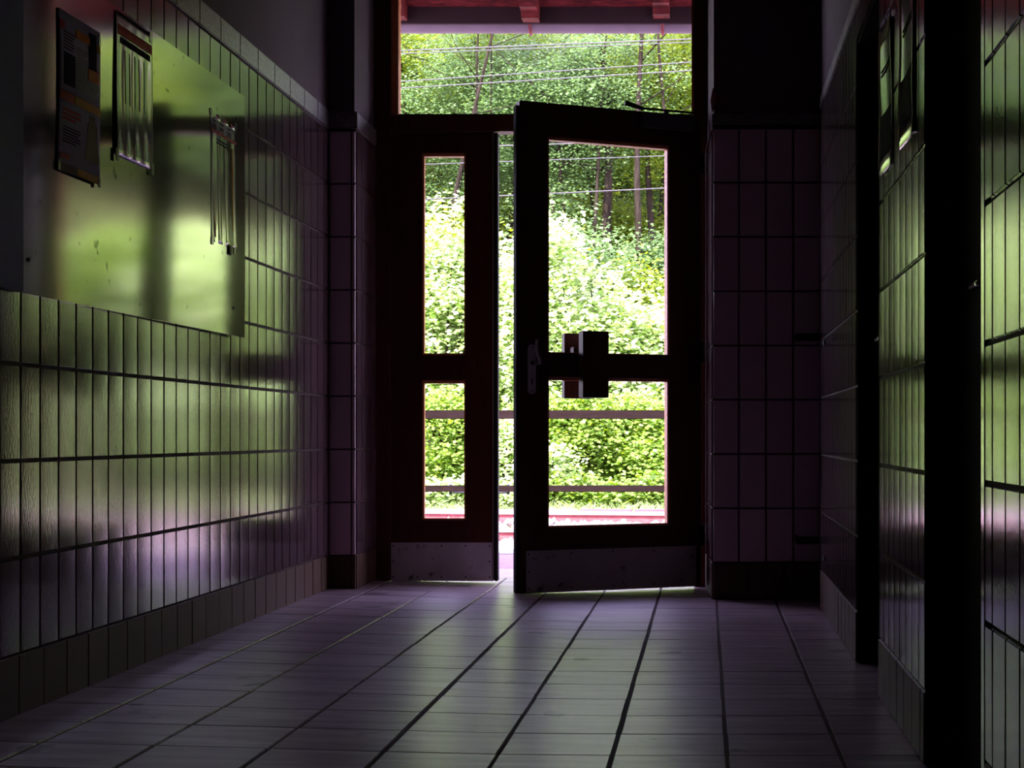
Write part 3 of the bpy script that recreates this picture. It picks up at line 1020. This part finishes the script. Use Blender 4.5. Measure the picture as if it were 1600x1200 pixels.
def rail(off, ztop, label):
    mb = MB()
    prof = [(-.036, 0), (-.036, -.035), (-.010, -.045), (-.010, -.12), (-.07, -.135), (-.07, -.15), (.07, -.15), (.07, -.135), (.010, -.12), (.010, -.045), (.036, -.035), (.036, 0)]
    o = TO + tn * off
    a, b = o - tdir * 13, o + tdir * 13
    n = len(prof)
    vs = [a + tn * p[0] + Vector((0, 0, ztop + p[1])) for p in prof] + [b + tn * p[0] + Vector((0, 0, ztop + p[1])) for p in prof]
    for i in range(n):
        j = (i + 1) % n
        m = M['rail_top'] if i in (11, 0, 10) else M['rail_rust']
        mb.raw([vs[i], vs[j], vs[n + j], vs[n + i]], [(0, 1, 2, 3)], m)
    mb.raw(vs, [tuple(range(n)), tuple(range(2 * n - 1, n - 1, -1))], M['rail_rust'])
    tag(mb.build('rail'), label, 'rail')


rail(0, -.105, 'red rusty rail nearest the platform')
rail(1.45, -.012, 'red rusty far rail beyond the ballast')

# ground and hill (heights used by trees too)
def ground_z(x, y):
    d = (Vector((x, y, 0)) - TO).dot(tn)
    if d < -3.9: return -.28
    if d < 0.2: return -.24
    if d < 1.3: return -.24 + (d - .2) / 1.1 * .10
    if d < 3.4: return -.17
    return -.17 + (d - 3.4) * .08 + max(0, d - 6.5) * .42


mb = MB()
NX, NYg = 40, 60
vs = []; fs = []
for i in range(NX + 1):
    for j in range(NYg + 1):
        x = -16 + 32 * i / NX; y = 11.05 + 33 * j / NYg
        vs.append((x, y, ground_z(x, y) + (.05 * math.sin(x * 2.1 + y) if y > 22 else 0)))
q = NYg + 1
for i in range(NX):
    for j in range(NYg):
        fs.append((i * q + j, (i + 1) * q + j, (i + 1) * q + j + 1, i * q + j + 1))
mb.raw(vs, fs, M['ground'], True)
tag(mb.build('hillside'), 'wooded slope rising beyond the track', 'ground', kind='structure')


def mesh_np(name, V, Fc, m, parent=None):
    """V (n,3), Fc (k,3|4) index array"""
    me = bpy.data.meshes.new(name)
    nv = len(V); nf, s_ = Fc.shape
    me.vertices.add(nv); me.vertices.foreach_set('co', V.astype(np.float32).ravel())
    me.loops.add(nf * s_); me.loops.foreach_set('vertex_index', Fc.astype(np.int32).ravel())
    me.polygons.add(nf)
    me.polygons.foreach_set('loop_start', np.arange(0, nf * s_, s_, dtype=np.int32))
    me.polygons.foreach_set('loop_total', np.full(nf, s_, dtype=np.int32))
    me.materials.append(m)
    me.update(calc_edges=True)
    o = bpy.data.objects.new(name, me)
    COL.objects.link(o)
    if parent: o.parent = parent
    return o


# ballast stones: distorted octahedra-like pebbles
ico = bmesh.new(); bmesh.ops.create_icosphere(ico, subdivisions=1, radius=1)
IV = np.array([v.co[:] for v in ico.verts]); IF = np.array([[v.index for v in f.verts] for f in ico.faces]); ico.free()
pos = []
for _ in range(15000):
    along = random.uniform(-6.5, 6.5); off = random.uniform(-2.8, 3.0)
    if abs(off) < .05 or abs(off - 1.45) < .05: continue
    p = TO + tdir * along + tn * off
    if p.y < 11.2: continue
    pos.append((p.x, p.y, ground_z(p.x, p.y) + random.uniform(0, .045)))
pos = np.array(pos); n = len(pos)
sc = RNG.uniform(.018, .046, (n, 1, 1)) * RNG.uniform(.6, 1.2, (n, 1, 3))
jit = RNG.uniform(.72, 1.2, (n, len(IV), 1))
V = (IV[None] * jit * sc) + pos[:, None, :]
Fc = IF[None] + (np.arange(n) * len(IV))[:, None, None]
tag(mesh_np('ballast', V.reshape(-1, 3), Fc.reshape(-1, 3), M['ballast']), 'pale crushed stone ballast around the two rails', 'ballast', kind='stuff')

# kerb blocks behind the far rail
kx = -4.6
for i, (w_, m_, lab) in enumerate(((1.5, 'kerb', 'grey concrete kerb block beyond the rails, left end'), (1.3, 'kerb', 'grey concrete kerb block beyond the rails, second from left'),
                                  (.42, 'kerb', 'short grey kerb block beyond the rails'), (.60, 'kerb_red', 'longer reddish kerb block beyond the rails'), (.40, 'kerb_red', 'shorter reddish kerb block at the right end of the kerb'))):
    mb = MB()
    mb.bevbox(kx, kx + w_ - .03, 17.95, 18.1, -.17, -.055, .008, M[m_])
    tag(mb.build('kerb_block'), lab, 'kerb')
    kx += w_

# fence
FZ = 19.0
fr = empty('railing', (0, FZ, 0), 'weathered two bar railing running across beyond the track', 'railing')
fpp = F / FZ
mb = MB()
z0, z1 = CH - (654.5 - PY) / fpp, CH - (641 - PY) / fpp
mb.bevbox(-9, 9, -.03, .03, z0, z1, .006, M['fence'])
mb.build('top_bar', fr)
mb = MB()
z2, z3 = CH - (768.5 - PY) / fpp, CH - (758.5 - PY) / fpp
mb.bevbox(-9, 9, -.03, .03, z2, z3, .006, M['fence'])
mb.build('lower_bar', fr)
for px in (130, 437, 745, 1053, 1360):
    x = (px - PX) / fpp
    mb = MB()
    mb.bevbox(x - .04, x + .04, .031, .11, -.3, z1 + .03, .006, M['fence'])
    mb.build('post', fr)
mb = MB()
for px in (704, 794):
    x = (px - PX) / fpp
    mb = MB()
    mb.tube([(x, 0, z2 - .03), (x, 0, z3 + .012)], .018, M['black'], 8)
    mb.build('bolt', fr)
mb = MB()
pts = [((px - PX) / fpp, -.02, CH - (py - PY) / fpp) for px, py in ((708, 769.5), (725, 769.5), (745, 771), (762, 776), (776, 772), (784, 769.5), (794, 769))]
mb.tube(pts, .012, M['black'], 8)
mb.build('cable', fr)

# overhead wires
for i, (ya, yb, rr) in enumerate(((79, 61, .0065), (83.5, 66, .005), (127, 97, .0055), (137.5, 110, .0055), (232, 219, .006), (258, 242, .0045), (313, 292, .006))):
    xa, xb = 632, 1083
    s_ = (yb - ya) / (xb - xa)
    mb = MB()
    Zw = 15.6 + (i % 3) * .3
    pts = []
    for k in range(17):
        px = 632 + (1083 - 632) * (k - 4) / 8
        py = ya + s_ * (px - xa)
        pts.append(P(px, py, Zw))
    mb.tube(pts, rr, M['wire'], 6)
    names = ['topmost overhead wire seen through the transom', 'second overhead wire just under the topmost one', 'third overhead wire from the top, in the transom', 'lowest overhead wire in the transom',
             'upper overhead wire seen through the door glass near its top', 'middle overhead wire seen through the door glass', 'lowest overhead wire, crossing the trunks behind the door glass']
    tag(mb.build('overhead_wire'), names[i], 'wire', 'overhead wires above the track')

# ------------------------------------------------------------------ platform canopy
EY = 10.5
ez = lambda py: CH - (py - PY) * EY / F
gut = MB()
rg = .055
n = 10
prof = [(rg * math.cos(math.pi + math.pi * k / n), rg * math.sin(math.pi + math.pi * k / n)) for k in range(n + 1)]
prof += [(.048 * math.cos(math.pi * k / n * -1 ), .048 * math.sin(-math.pi * k / n)) for k in range(n + 1)]
cy, cz_ = EY + .055, ez(50) + rg + .004
vs = [(-7, cy + p[0], cz_ + p[1] - .0) for p in prof] + [(7, cy + p[0], cz_ + p[1] + .02 * 0) for p in prof]
m_ = len(prof)
gut.raw(vs, [(i, (i + 1) % m_, m_ + (i + 1) % m_, m_ + i) for i in range(m_)], M['gutter'], True)
gt = tag(gut.build('gutter'), 'pale zinc half round gutter along the canopy edge', 'gutter')
canopy = empty('canopy', (0, 8.57, 3.4), 'red wooden platform canopy roof outside above the door', 'canopy', kind='structure')
T = lambda p: p - Vector((0, 8.57, 3.4))
sl = math.tan(math.radians(17))
zr = lambda y: ez(11) + (10.45 - y) * sl      # underside of boards
mb = MB()
y = 8.58
while y < 10.44:
    y2 = min(y + .13, 10.47)
    mb.raw([T(Vector(p)) for p in ((-7, y + .003, zr(y)), (7, y + .003, zr(y)), (7, y2, zr(y2)), (-7, y2, zr(y2)),
            (-7, y + .003, zr(y) + .03), (7, y + .003, zr(y) + .03), (7, y2, zr(y2) + .03), (-7, y2, zr(y2) + .03))],
           [(0, 3, 2, 1), (4, 5, 6, 7), (0, 1, 5, 4), (1, 2, 6, 5), (2, 3, 7, 6), (3, 0, 4, 7)], M['roofwood'])
    y = y2
mb.build('roof_boards', canopy)
mb = MB()
mb.raw([T(Vector(p)) for p in ((-7, 8.0, zr(8.0) + .035), (7, 8.0, zr(8.0) + .035), (7, 10.52, zr(10.52) + .035), (-7, 10.52, zr(10.52) + .035),
        (-7, 8.0, zr(8.0) + .07), (7, 8.0, zr(8.0) + .07), (7, 10.52, zr(10.52) + .07), (-7, 10.52, zr(10.52) + .07))],
       [(0, 3, 2, 1), (4, 5, 6, 7), (0, 1, 5, 4), (1, 2, 6, 5), (2, 3, 7, 6), (3, 0, 4, 7)], M['roof'])
mb.build('roof_covering', canopy)
mb = MB()
mb.box(-7, 7, 10.47, 10.495, ez(38), ez(4), M['fascia'], T)
mb.build('fascia', canopy)
for px0, px1, pb in ((822, 837, 33), (1021, 1046, 27), (610, 634, 30), (1235, 1260, 25), (400, 424, 30)):
    w_ = .105
    xr = ((px0 + px1) / 2 - PX) * 10.42 / F
    mb = MB()
    # stepped carved rafter tail
    zz = CH - (pb - PY) * 10.42 / F
    prof = [(10.46, zz), (10.46, zz + .16), (8.58, zr(8.58) - .002), (8.58, zr(8.58) - .14), (10.20, zr(10.2) - .14), (10.22, zz + .050), (10.30, zz + .045), (10.31, zz + .02), (10.36, zz + .018), (10.37, zz)]
    prof = [(10.46, zz), (10.46, min(zz + .18, zr(10.46) - .002)), (8.58, zr(8.58) - .002), (8.58, zr(8.58) - .12), (10.10, zr(10.10) - .12), (10.14, zz + .085), (10.22, zz + .075), (10.24, zz + .045), (10.32, zz + .038), (10.34, zz)]
    k = len(prof)
    vs = [T(Vector((xr - w_ / 2, p[0], p[1]))) for p in prof] + [T(Vector((xr + w_ / 2, p[0], p[1]))) for p in prof]
    mb.raw(vs, [tuple(range(k)), tuple(range(2 * k - 1, k - 1, -1))] + [(i, i + k, (i + 1) % k + k, (i + 1) % k) for i in range(k)], M['roofwood'])
    mb.build('rafter', canopy)
for px in (828, 1035):
    x = (px - PX) * EY / F
    mb = MB()
    pts = [(x, cy - .06, cz_ + .05)] + [(x, cy + (rg + .003) * math.cos(a), cz_ + (rg + .003) * math.sin(a)) for a in [math.pi + math.pi * k / 8 for k in range(9)]]
    mb.tube(pts, .012, M['rail_rust'], 6)
    mb.build('gutter_bracket', gt)

# ------------------------------------------------------------------ vegetation
LEAF = np.array([[0, 0, 0], [.32, .30, .06], [.50, .12 + .45, .02], [.22, .70, .0], [0, 1.05, -.08], [-.22, .70, .0], [-.50, .57, .02], [-.32, .30, .06]])
LF = np.array([[0, 1, 2, 3], [0, 3, 4, 5], [0, 5, 6, 7]])


def leaves_mesh(name, centers, size, m, parent, up=1.15, rnd=0.6):
    n = len(centers)
    nrm = RNG.normal(0, rnd, (n, 3)); nrm[:, 2] = np.abs(nrm[:, 2]) * .6 + up
    nrm[:, 1] -= .45
    nrm /= np.linalg.norm(nrm, axis=1, keepdims=True)
    d = RNG.normal(0, 1, (n, 3)); d[:, 2] -= .6
    d -= nrm * (d * nrm).sum(1, keepdims=True)
    d /= np.linalg.norm(d, axis=1, keepdims=True)
    s_ = np.cross(d, nrm)
    sz = size * RNG.uniform(.65, 1.25, (n, 1, 1))
    L = LEAF[None] * sz
    V = centers[:, None, :] + L[:, :, 0:1] * s_[:, None] + L[:, :, 1:2] * d[:, None] + L[:, :, 2:3] * nrm[:, None]
    Fc = LF[None] + (np.arange(n) * 8)[:, None, None]
    return mesh_np(name, V.reshape(-1, 3), Fc.reshape(-1, 4), m, parent)


def clump_points(n, nclump, rad, c0, clump_r, flat=.6, shell=.55):
    a = RNG.normal(0, 1, (nclump, 3)); a /= np.linalg.norm(a, axis=1, keepdims=True)
    rr = RNG.uniform(shell, 1.0, (nclump, 1))
    C = np.array(c0) + a * rr * np.array(rad)
    idx = RNG.integers(0, nclump, n)
    off = RNG.normal(0, 1, (n, 3)) * clump_r * np.array([1, 1, flat])
    return C[idx] + off


def shrub(px, topy, Z, rx_px, base, leafm, n, label, size=.075, cat='shrub', group='shrubs beyond the railing', stem_n=7, clump=.20):
    pp = F / Z
    x = (px - PX) / pp
    gz = ground_z(x, Z)
    top = CH - (topy - PY) / pp
    rx = rx_px / pp
    h = top - gz
    r = empty('shrub', (x, Z, gz), label, cat, group)
    c = (0, 0, h * .52)
    n = int(n * 1.5); size *= .9
    pts = clump_points(n, max(30, int(n / 130)), (rx * .9, rx * .7, h * .44), c, clump)
    pts[:, 2] = np.clip(pts[:, 2], .03, None)
    leaves_mesh('foliage', pts, size, leafm, r)
    mb = MB()
    for k in range(stem_n):
        a = random.uniform(0, 2 * math.pi); q = random.uniform(.3, .8)
        e = Vector((math.cos(a) * rx * q, math.sin(a) * rx * q * .7, h * random.uniform(.6, .9)))
        mid = Vector((e.x * .35, e.y * .35, e.z * .5))
        mb.tube([(e.x * .05, e.y * .05, -.05), mid, e], [.03, .02, .008], M['bark'], 6)
    mb.build('stems', r)
    return r


def tree(px, Z, wpx, crown_top, crown_bot, rx, n, leafm, label, lean=0.0, size=.050, group='trees on the slope', nclump=120, clump=.24):
    pp = F / Z
    x = (px - PX) / pp
    gz = ground_z(x, Z)
    tw = wpx / pp / 2
    zt = CH - (crown_top - PY) / pp - gz
    zb = CH - (crown_bot - PY) / pp - gz
    r = empty('tree', (x, Z, gz), label, 'tree', group)
    mb = MB()
    H = zt * .92
    pts = []
    for k in range(9):
        t = k / 8
        pts.append(Vector((lean * t * H + .06 * math.sin(t * 7 + px), .05 * math.sin(t * 5 + px), -.3 + t * (H + .3))))
    mb.tube(pts, [tw * (1.25 - 1.0 * (k / 8)) for k in range(9)], M['bark'], 10)
    mb.build('trunk', r)
    mb = MB()
    for k in range(7):
        t = random.uniform(.5, .9)
        p = Vector((lean * t * H, 0, t * H))
        a = random.uniform(0, 2 * math.pi); L = random.uniform(.8, 1.8) * min(1.5, rx)
        e = p + Vector((math.cos(a) * L, math.sin(a) * L * .5, L * random.uniform(.3, .9)))
        m1 = (p + e) / 2 + Vector((0, 0, -.08 * L))
        mb.tube([p, m1, e], [tw * .26, tw * .16, tw * .06], M['bark'], 6)
    mb.build('branches', r)
    n = int(n * 2.3) if size < .1 else int(n * 1.2)
    pts = clump_points(n, nclump, (rx, rx * .8, (zt - zb) / 2), (lean * H * .7, 0, (zt + zb) / 2), clump, flat=.45, shell=.3)
    leaves_mesh('foliage', pts, size, leafm, r, up=1.0, rnd=.55)
    return r


# bright front shrubs
shrub(690, 298, 21.5, 95, 0, M['leaf_pale'], 9000, 'tall pale bright shrub in the left glass strip beyond the railing', .085)
shrub(850, 312, 21.2, 95, 0, M['leaf_pale'], 10000, 'tall pale bright shrub filling the left of the big door glass', .085)
shrub(950, 418, 21.4, 80, 0, M['leaf_pale'], 7000, 'pale bright shrub in the middle of the big door glass, lower than its left neighbour', .085)
shrub(1035, 445, 21.8, 70, 0, M['leaf_pale'], 6000, 'pale shrub at the right edge of the big door glass', .080)
shrub(1120, 400, 22.2, 100, 0, M['leaf_pale'], 6000, 'pale shrub outside the picture right of the door glass', .09)
shrub(560, 380, 22.0, 100, 0, M['leaf_pale'], 5000, 'pale shrub hidden left of the door', .09)
shrub(775, 360, 22.0, 60, 0, M['leaf_pale'], 5000, 'slim pale shrub seen in the gap between the door leaves', .08)
shrub(905, 590, 20.4, 55, 0, M['leaf_mid'], 4000, 'low mid green shrub under the push bar', .065, clump=.13)
shrub(985, 600, 20.6, 65, 0, M['leaf_mid'], 6000, 'mid green bush low in the big door glass, right of the middle', .06, clump=.13)
shrub(1040, 640, 20.2, 45, 0, M['leaf_mid'], 3000, 'low green bush in the lower right corner of the big door glass', .075, clump=.13)
shrub(700, 600, 20.6, 60, 0, M['leaf_mid'], 4500, 'yellow green bush low in the left glass strip', .06, clump=.13)
shrub(790, 640, 20.4, 40, 0, M['leaf_pale'], 2500, 'low pale bush in the gap between the door leaves', .055, clump=.12)
shrub(860, 690, 19.9, 40, 0, M['leaf_pale'], 2200, 'low pale tuft behind the lower railing bar', .055, clump=.11)
for i, (px, ty, Z) in enumerate(((350, 350, 23), (200, 360, 24), (40, 340, 24), (1270, 380, 23), (1420, 350, 23.5), (1580, 360, 24), (1750, 350, 25), (1900, 350, 25), (450, 560, 20.8), (1200, 560, 20.8), (1330, 560, 21), (1500, 580, 21), (300, 580, 21))):
    shrub(px, ty, Z, 110, 0, M['leaf_pale'] if i % 3 else M['leaf_mid'], 4200, 'pale roadside bush outside the picture, mirrored in the tiles', .10, group='bushes mirrored in the tiles')

for i, (px, ty, Z, rx) in enumerate(((900, 330, 24.5, 70), (985, 400, 25.0, 60), (1040, 360, 26.5, 60), (700, 330, 25.5, 70), (880, 270, 27.0, 80), (980, 330, 29.5, 80), (1060, 310, 30.5, 80), (920, 310, 30, 80), (640, 300, 28, 90), (760, 290, 29, 90))):
    shrub(px, ty, Z, rx, 0, M['leaf_yel'] if i % 2 else M['leaf_blue'], 4500, ['blue green', 'yellow green'][i % 2] + ' sapling thicket among the trunks, ' + ['behind the bright shrub', 'at the foot of the thick trunk', 'at the right edge of the door glass', 'behind the left glass strip', 'above the pale shrub in the door glass', 'deep behind the thick trunk', 'deep behind the rightmost trunks', 'deep behind the leaning trunk', 'left of the glass strip', 'behind the gap between the leaves'][i], .07, group='thickets between the trunks', clump=.3)

for i, (px, ty) in enumerate(((640, 745), (690, 752), (735, 748), (800, 752), (860, 748), (915, 745), (970, 750), (1025, 740), (1075, 742))):
    shrub(px, ty, 19.5 + .1 * (i % 3), 34, 0, M['leaf_mid'] if i > 3 else M['leaf_pale'], 900, 'low weed clump under the railing, ' + ['left of the glass strip', 'left half of the glass strip', 'right edge of the glass strip', 'in the gap between the leaves', 'far left of the big door glass', 'left of the middle of the door glass', 'right of the middle of the door glass', 'right end of the door glass', 'right of the door glass'][i], .06, 'weed', 'weeds along the railing', 3, .10)

# trees with visible trunks
tree(958, 27.0, 18, 30, 265, 1.5, 6500, M['leaf_blue'], 'thick grey trunked tree in the upper door glass, right of the middle', lean=-.04)
tree(1012, 28.0, 12, 20, 300, 1.4, 6000, M['leaf_yel'], 'brown trunked tree near the right edge of the door glass', lean=.02)
tree(1034, 29.5, 6, 10, 320, 1.3, 5000, M['leaf_yel'], 'thin dark trunk at the right edge of the door glass', lean=.02)
tree(935, 29.0, 5, 60, 300, 1.2, 5000, M['leaf_blue'], 'thin leaning tree left of the thick trunk in the door glass', lean=-.12)
tree(880, 27.5, 8, 20, 310, 1.7, 8500, M['leaf_blue'], 'blue green maple above the pale shrubs in the door glass')
tree(700, 28.0, 7, 20, 330, 1.7, 8500, M['leaf_blue'], 'blue green tree above the left glass strip', lean=.10)
tree(735, 29.0, 9, 0, 150, 1.6, 6000, M['leaf_yel'], 'yellow green tree with leaning dark trunk left in the transom', lean=.12)
tree(650, 29.5, 8, -10, 170, 1.6, 6000, M['leaf_yel'], 'yellow green tree at the left end of the transom', lean=-.08)
tree(790, 28.5, 8, 0, 360, 1.7, 8500, M['leaf_blue'], 'blue green tree in the middle of the transom', lean=.05)
tree(1070, 28.0, 13, -20, 200, 1.7, 6500, M['leaf_yel'], 'yellow green tree with dark trunk at the right end of the transom', lean=-.02)
for (px, Z, wd, ln, lab) in ((662, 26.0, 7, .20, 'slender leaning dark trunked tree in the left part of the transom'), (742, 26.3, 5, .02, 'thin upright trunked tree left of the open leaf in the transom'),
                            (776, 26.6, 4, -.03, 'very thin trunked sapling in the gap between the door leaves'), (1001, 26.2, 11, .0, 'upright dark trunked tree in the right part of the transom'),
                            (905, 26.5, 6, .10, 'thin leaning trunked tree in the middle of the transom'), (1062, 26.4, 7, -.06, 'thin dark trunked tree at the right end of the transom')):
    tree(px, Z, wd, -260, -10, 1.2, 1600, M['leaf_blue'], lab, lean=ln, nclump=40)
for i, (px, Z) in enumerate(((600, 32), (690, 33.5), (770, 32.5), (850, 34), (925, 33), (1000, 34), (1080, 33))):
    tree(px, Z, 6, -60 + (i % 3) * 30, 380, 2.2, 11000, M['leaf_yel'] if i % 2 else M['leaf_blue'], 'background tree deep in the wood, ' + ['left of the transom', 'above the left glass strip', 'above the gap between the door leaves', 'above the left edge of the open leaf', 'above the middle of the open leaf', 'above the thick trunk', 'at the right end of the transom'][i], lean=random.uniform(-.06, .06), nclump=100, clump=.5)
for i, (px, Z) in enumerate(((500, 30), (380, 31), (260, 30), (130, 32), (0, 31), (1170, 31), (1280, 30), (1400, 32), (1520, 30), (1650, 31), (1780, 32), (1900, 32))):
    tree(px, Z, 9, -80, 300, 2.6, 6500, M['leaf_yel'] if i % 2 else M['leaf_blue'], 'woodland tree outside the picture, mirrored in the tiles', size=.13, group='trees mirrored in the tiles', nclump=80, clump=.55)
for i in range(9):
    tree(350 + i * 120, 37.5, 6, -150, 300, 3.2, 6000, M['leaf_yel'], 'distant tree closing the view at the top of the slope', size=.15, group='distant trees on the slope', nclump=90, clump=.7)

# grass verge
n = 16000
xs_ = RNG.uniform(-7, 4.5, n); ys_ = RNG.uniform(18.7, 21.0, n)
gz = np.array([ground_z(a, b) for a, b in zip(xs_, ys_)])
hh = RNG.uniform(.04, .13, n); wd = RNG.uniform(.005, .011, n)
an = RNG.uniform(0, math.pi, n); lx = RNG.normal(0, .08, n); ly = RNG.normal(0, .08, n)
V = np.zeros((n, 4, 3))
V[:, 0] = np.stack([xs_ - wd * np.cos(an), ys_ - wd * np.sin(an), gz], 1)
V[:, 1] = np.stack([xs_ + wd * np.cos(an), ys_ + wd * np.sin(an), gz], 1)
V[:, 2] = np.stack([xs_ + lx * .5 + wd * .7 * np.cos(an), ys_ + ly * .5 + wd * .7 * np.sin(an), gz + hh * .6], 1)
V[:, 3] = np.stack([xs_ + lx, ys_ + ly, gz + hh], 1)
tag(mesh_np('grass', V.reshape(-1, 3), np.arange(n * 4).reshape(n, 4), M['grass']), 'bright grass along the foot of the railing', 'grass', kind='stuff')
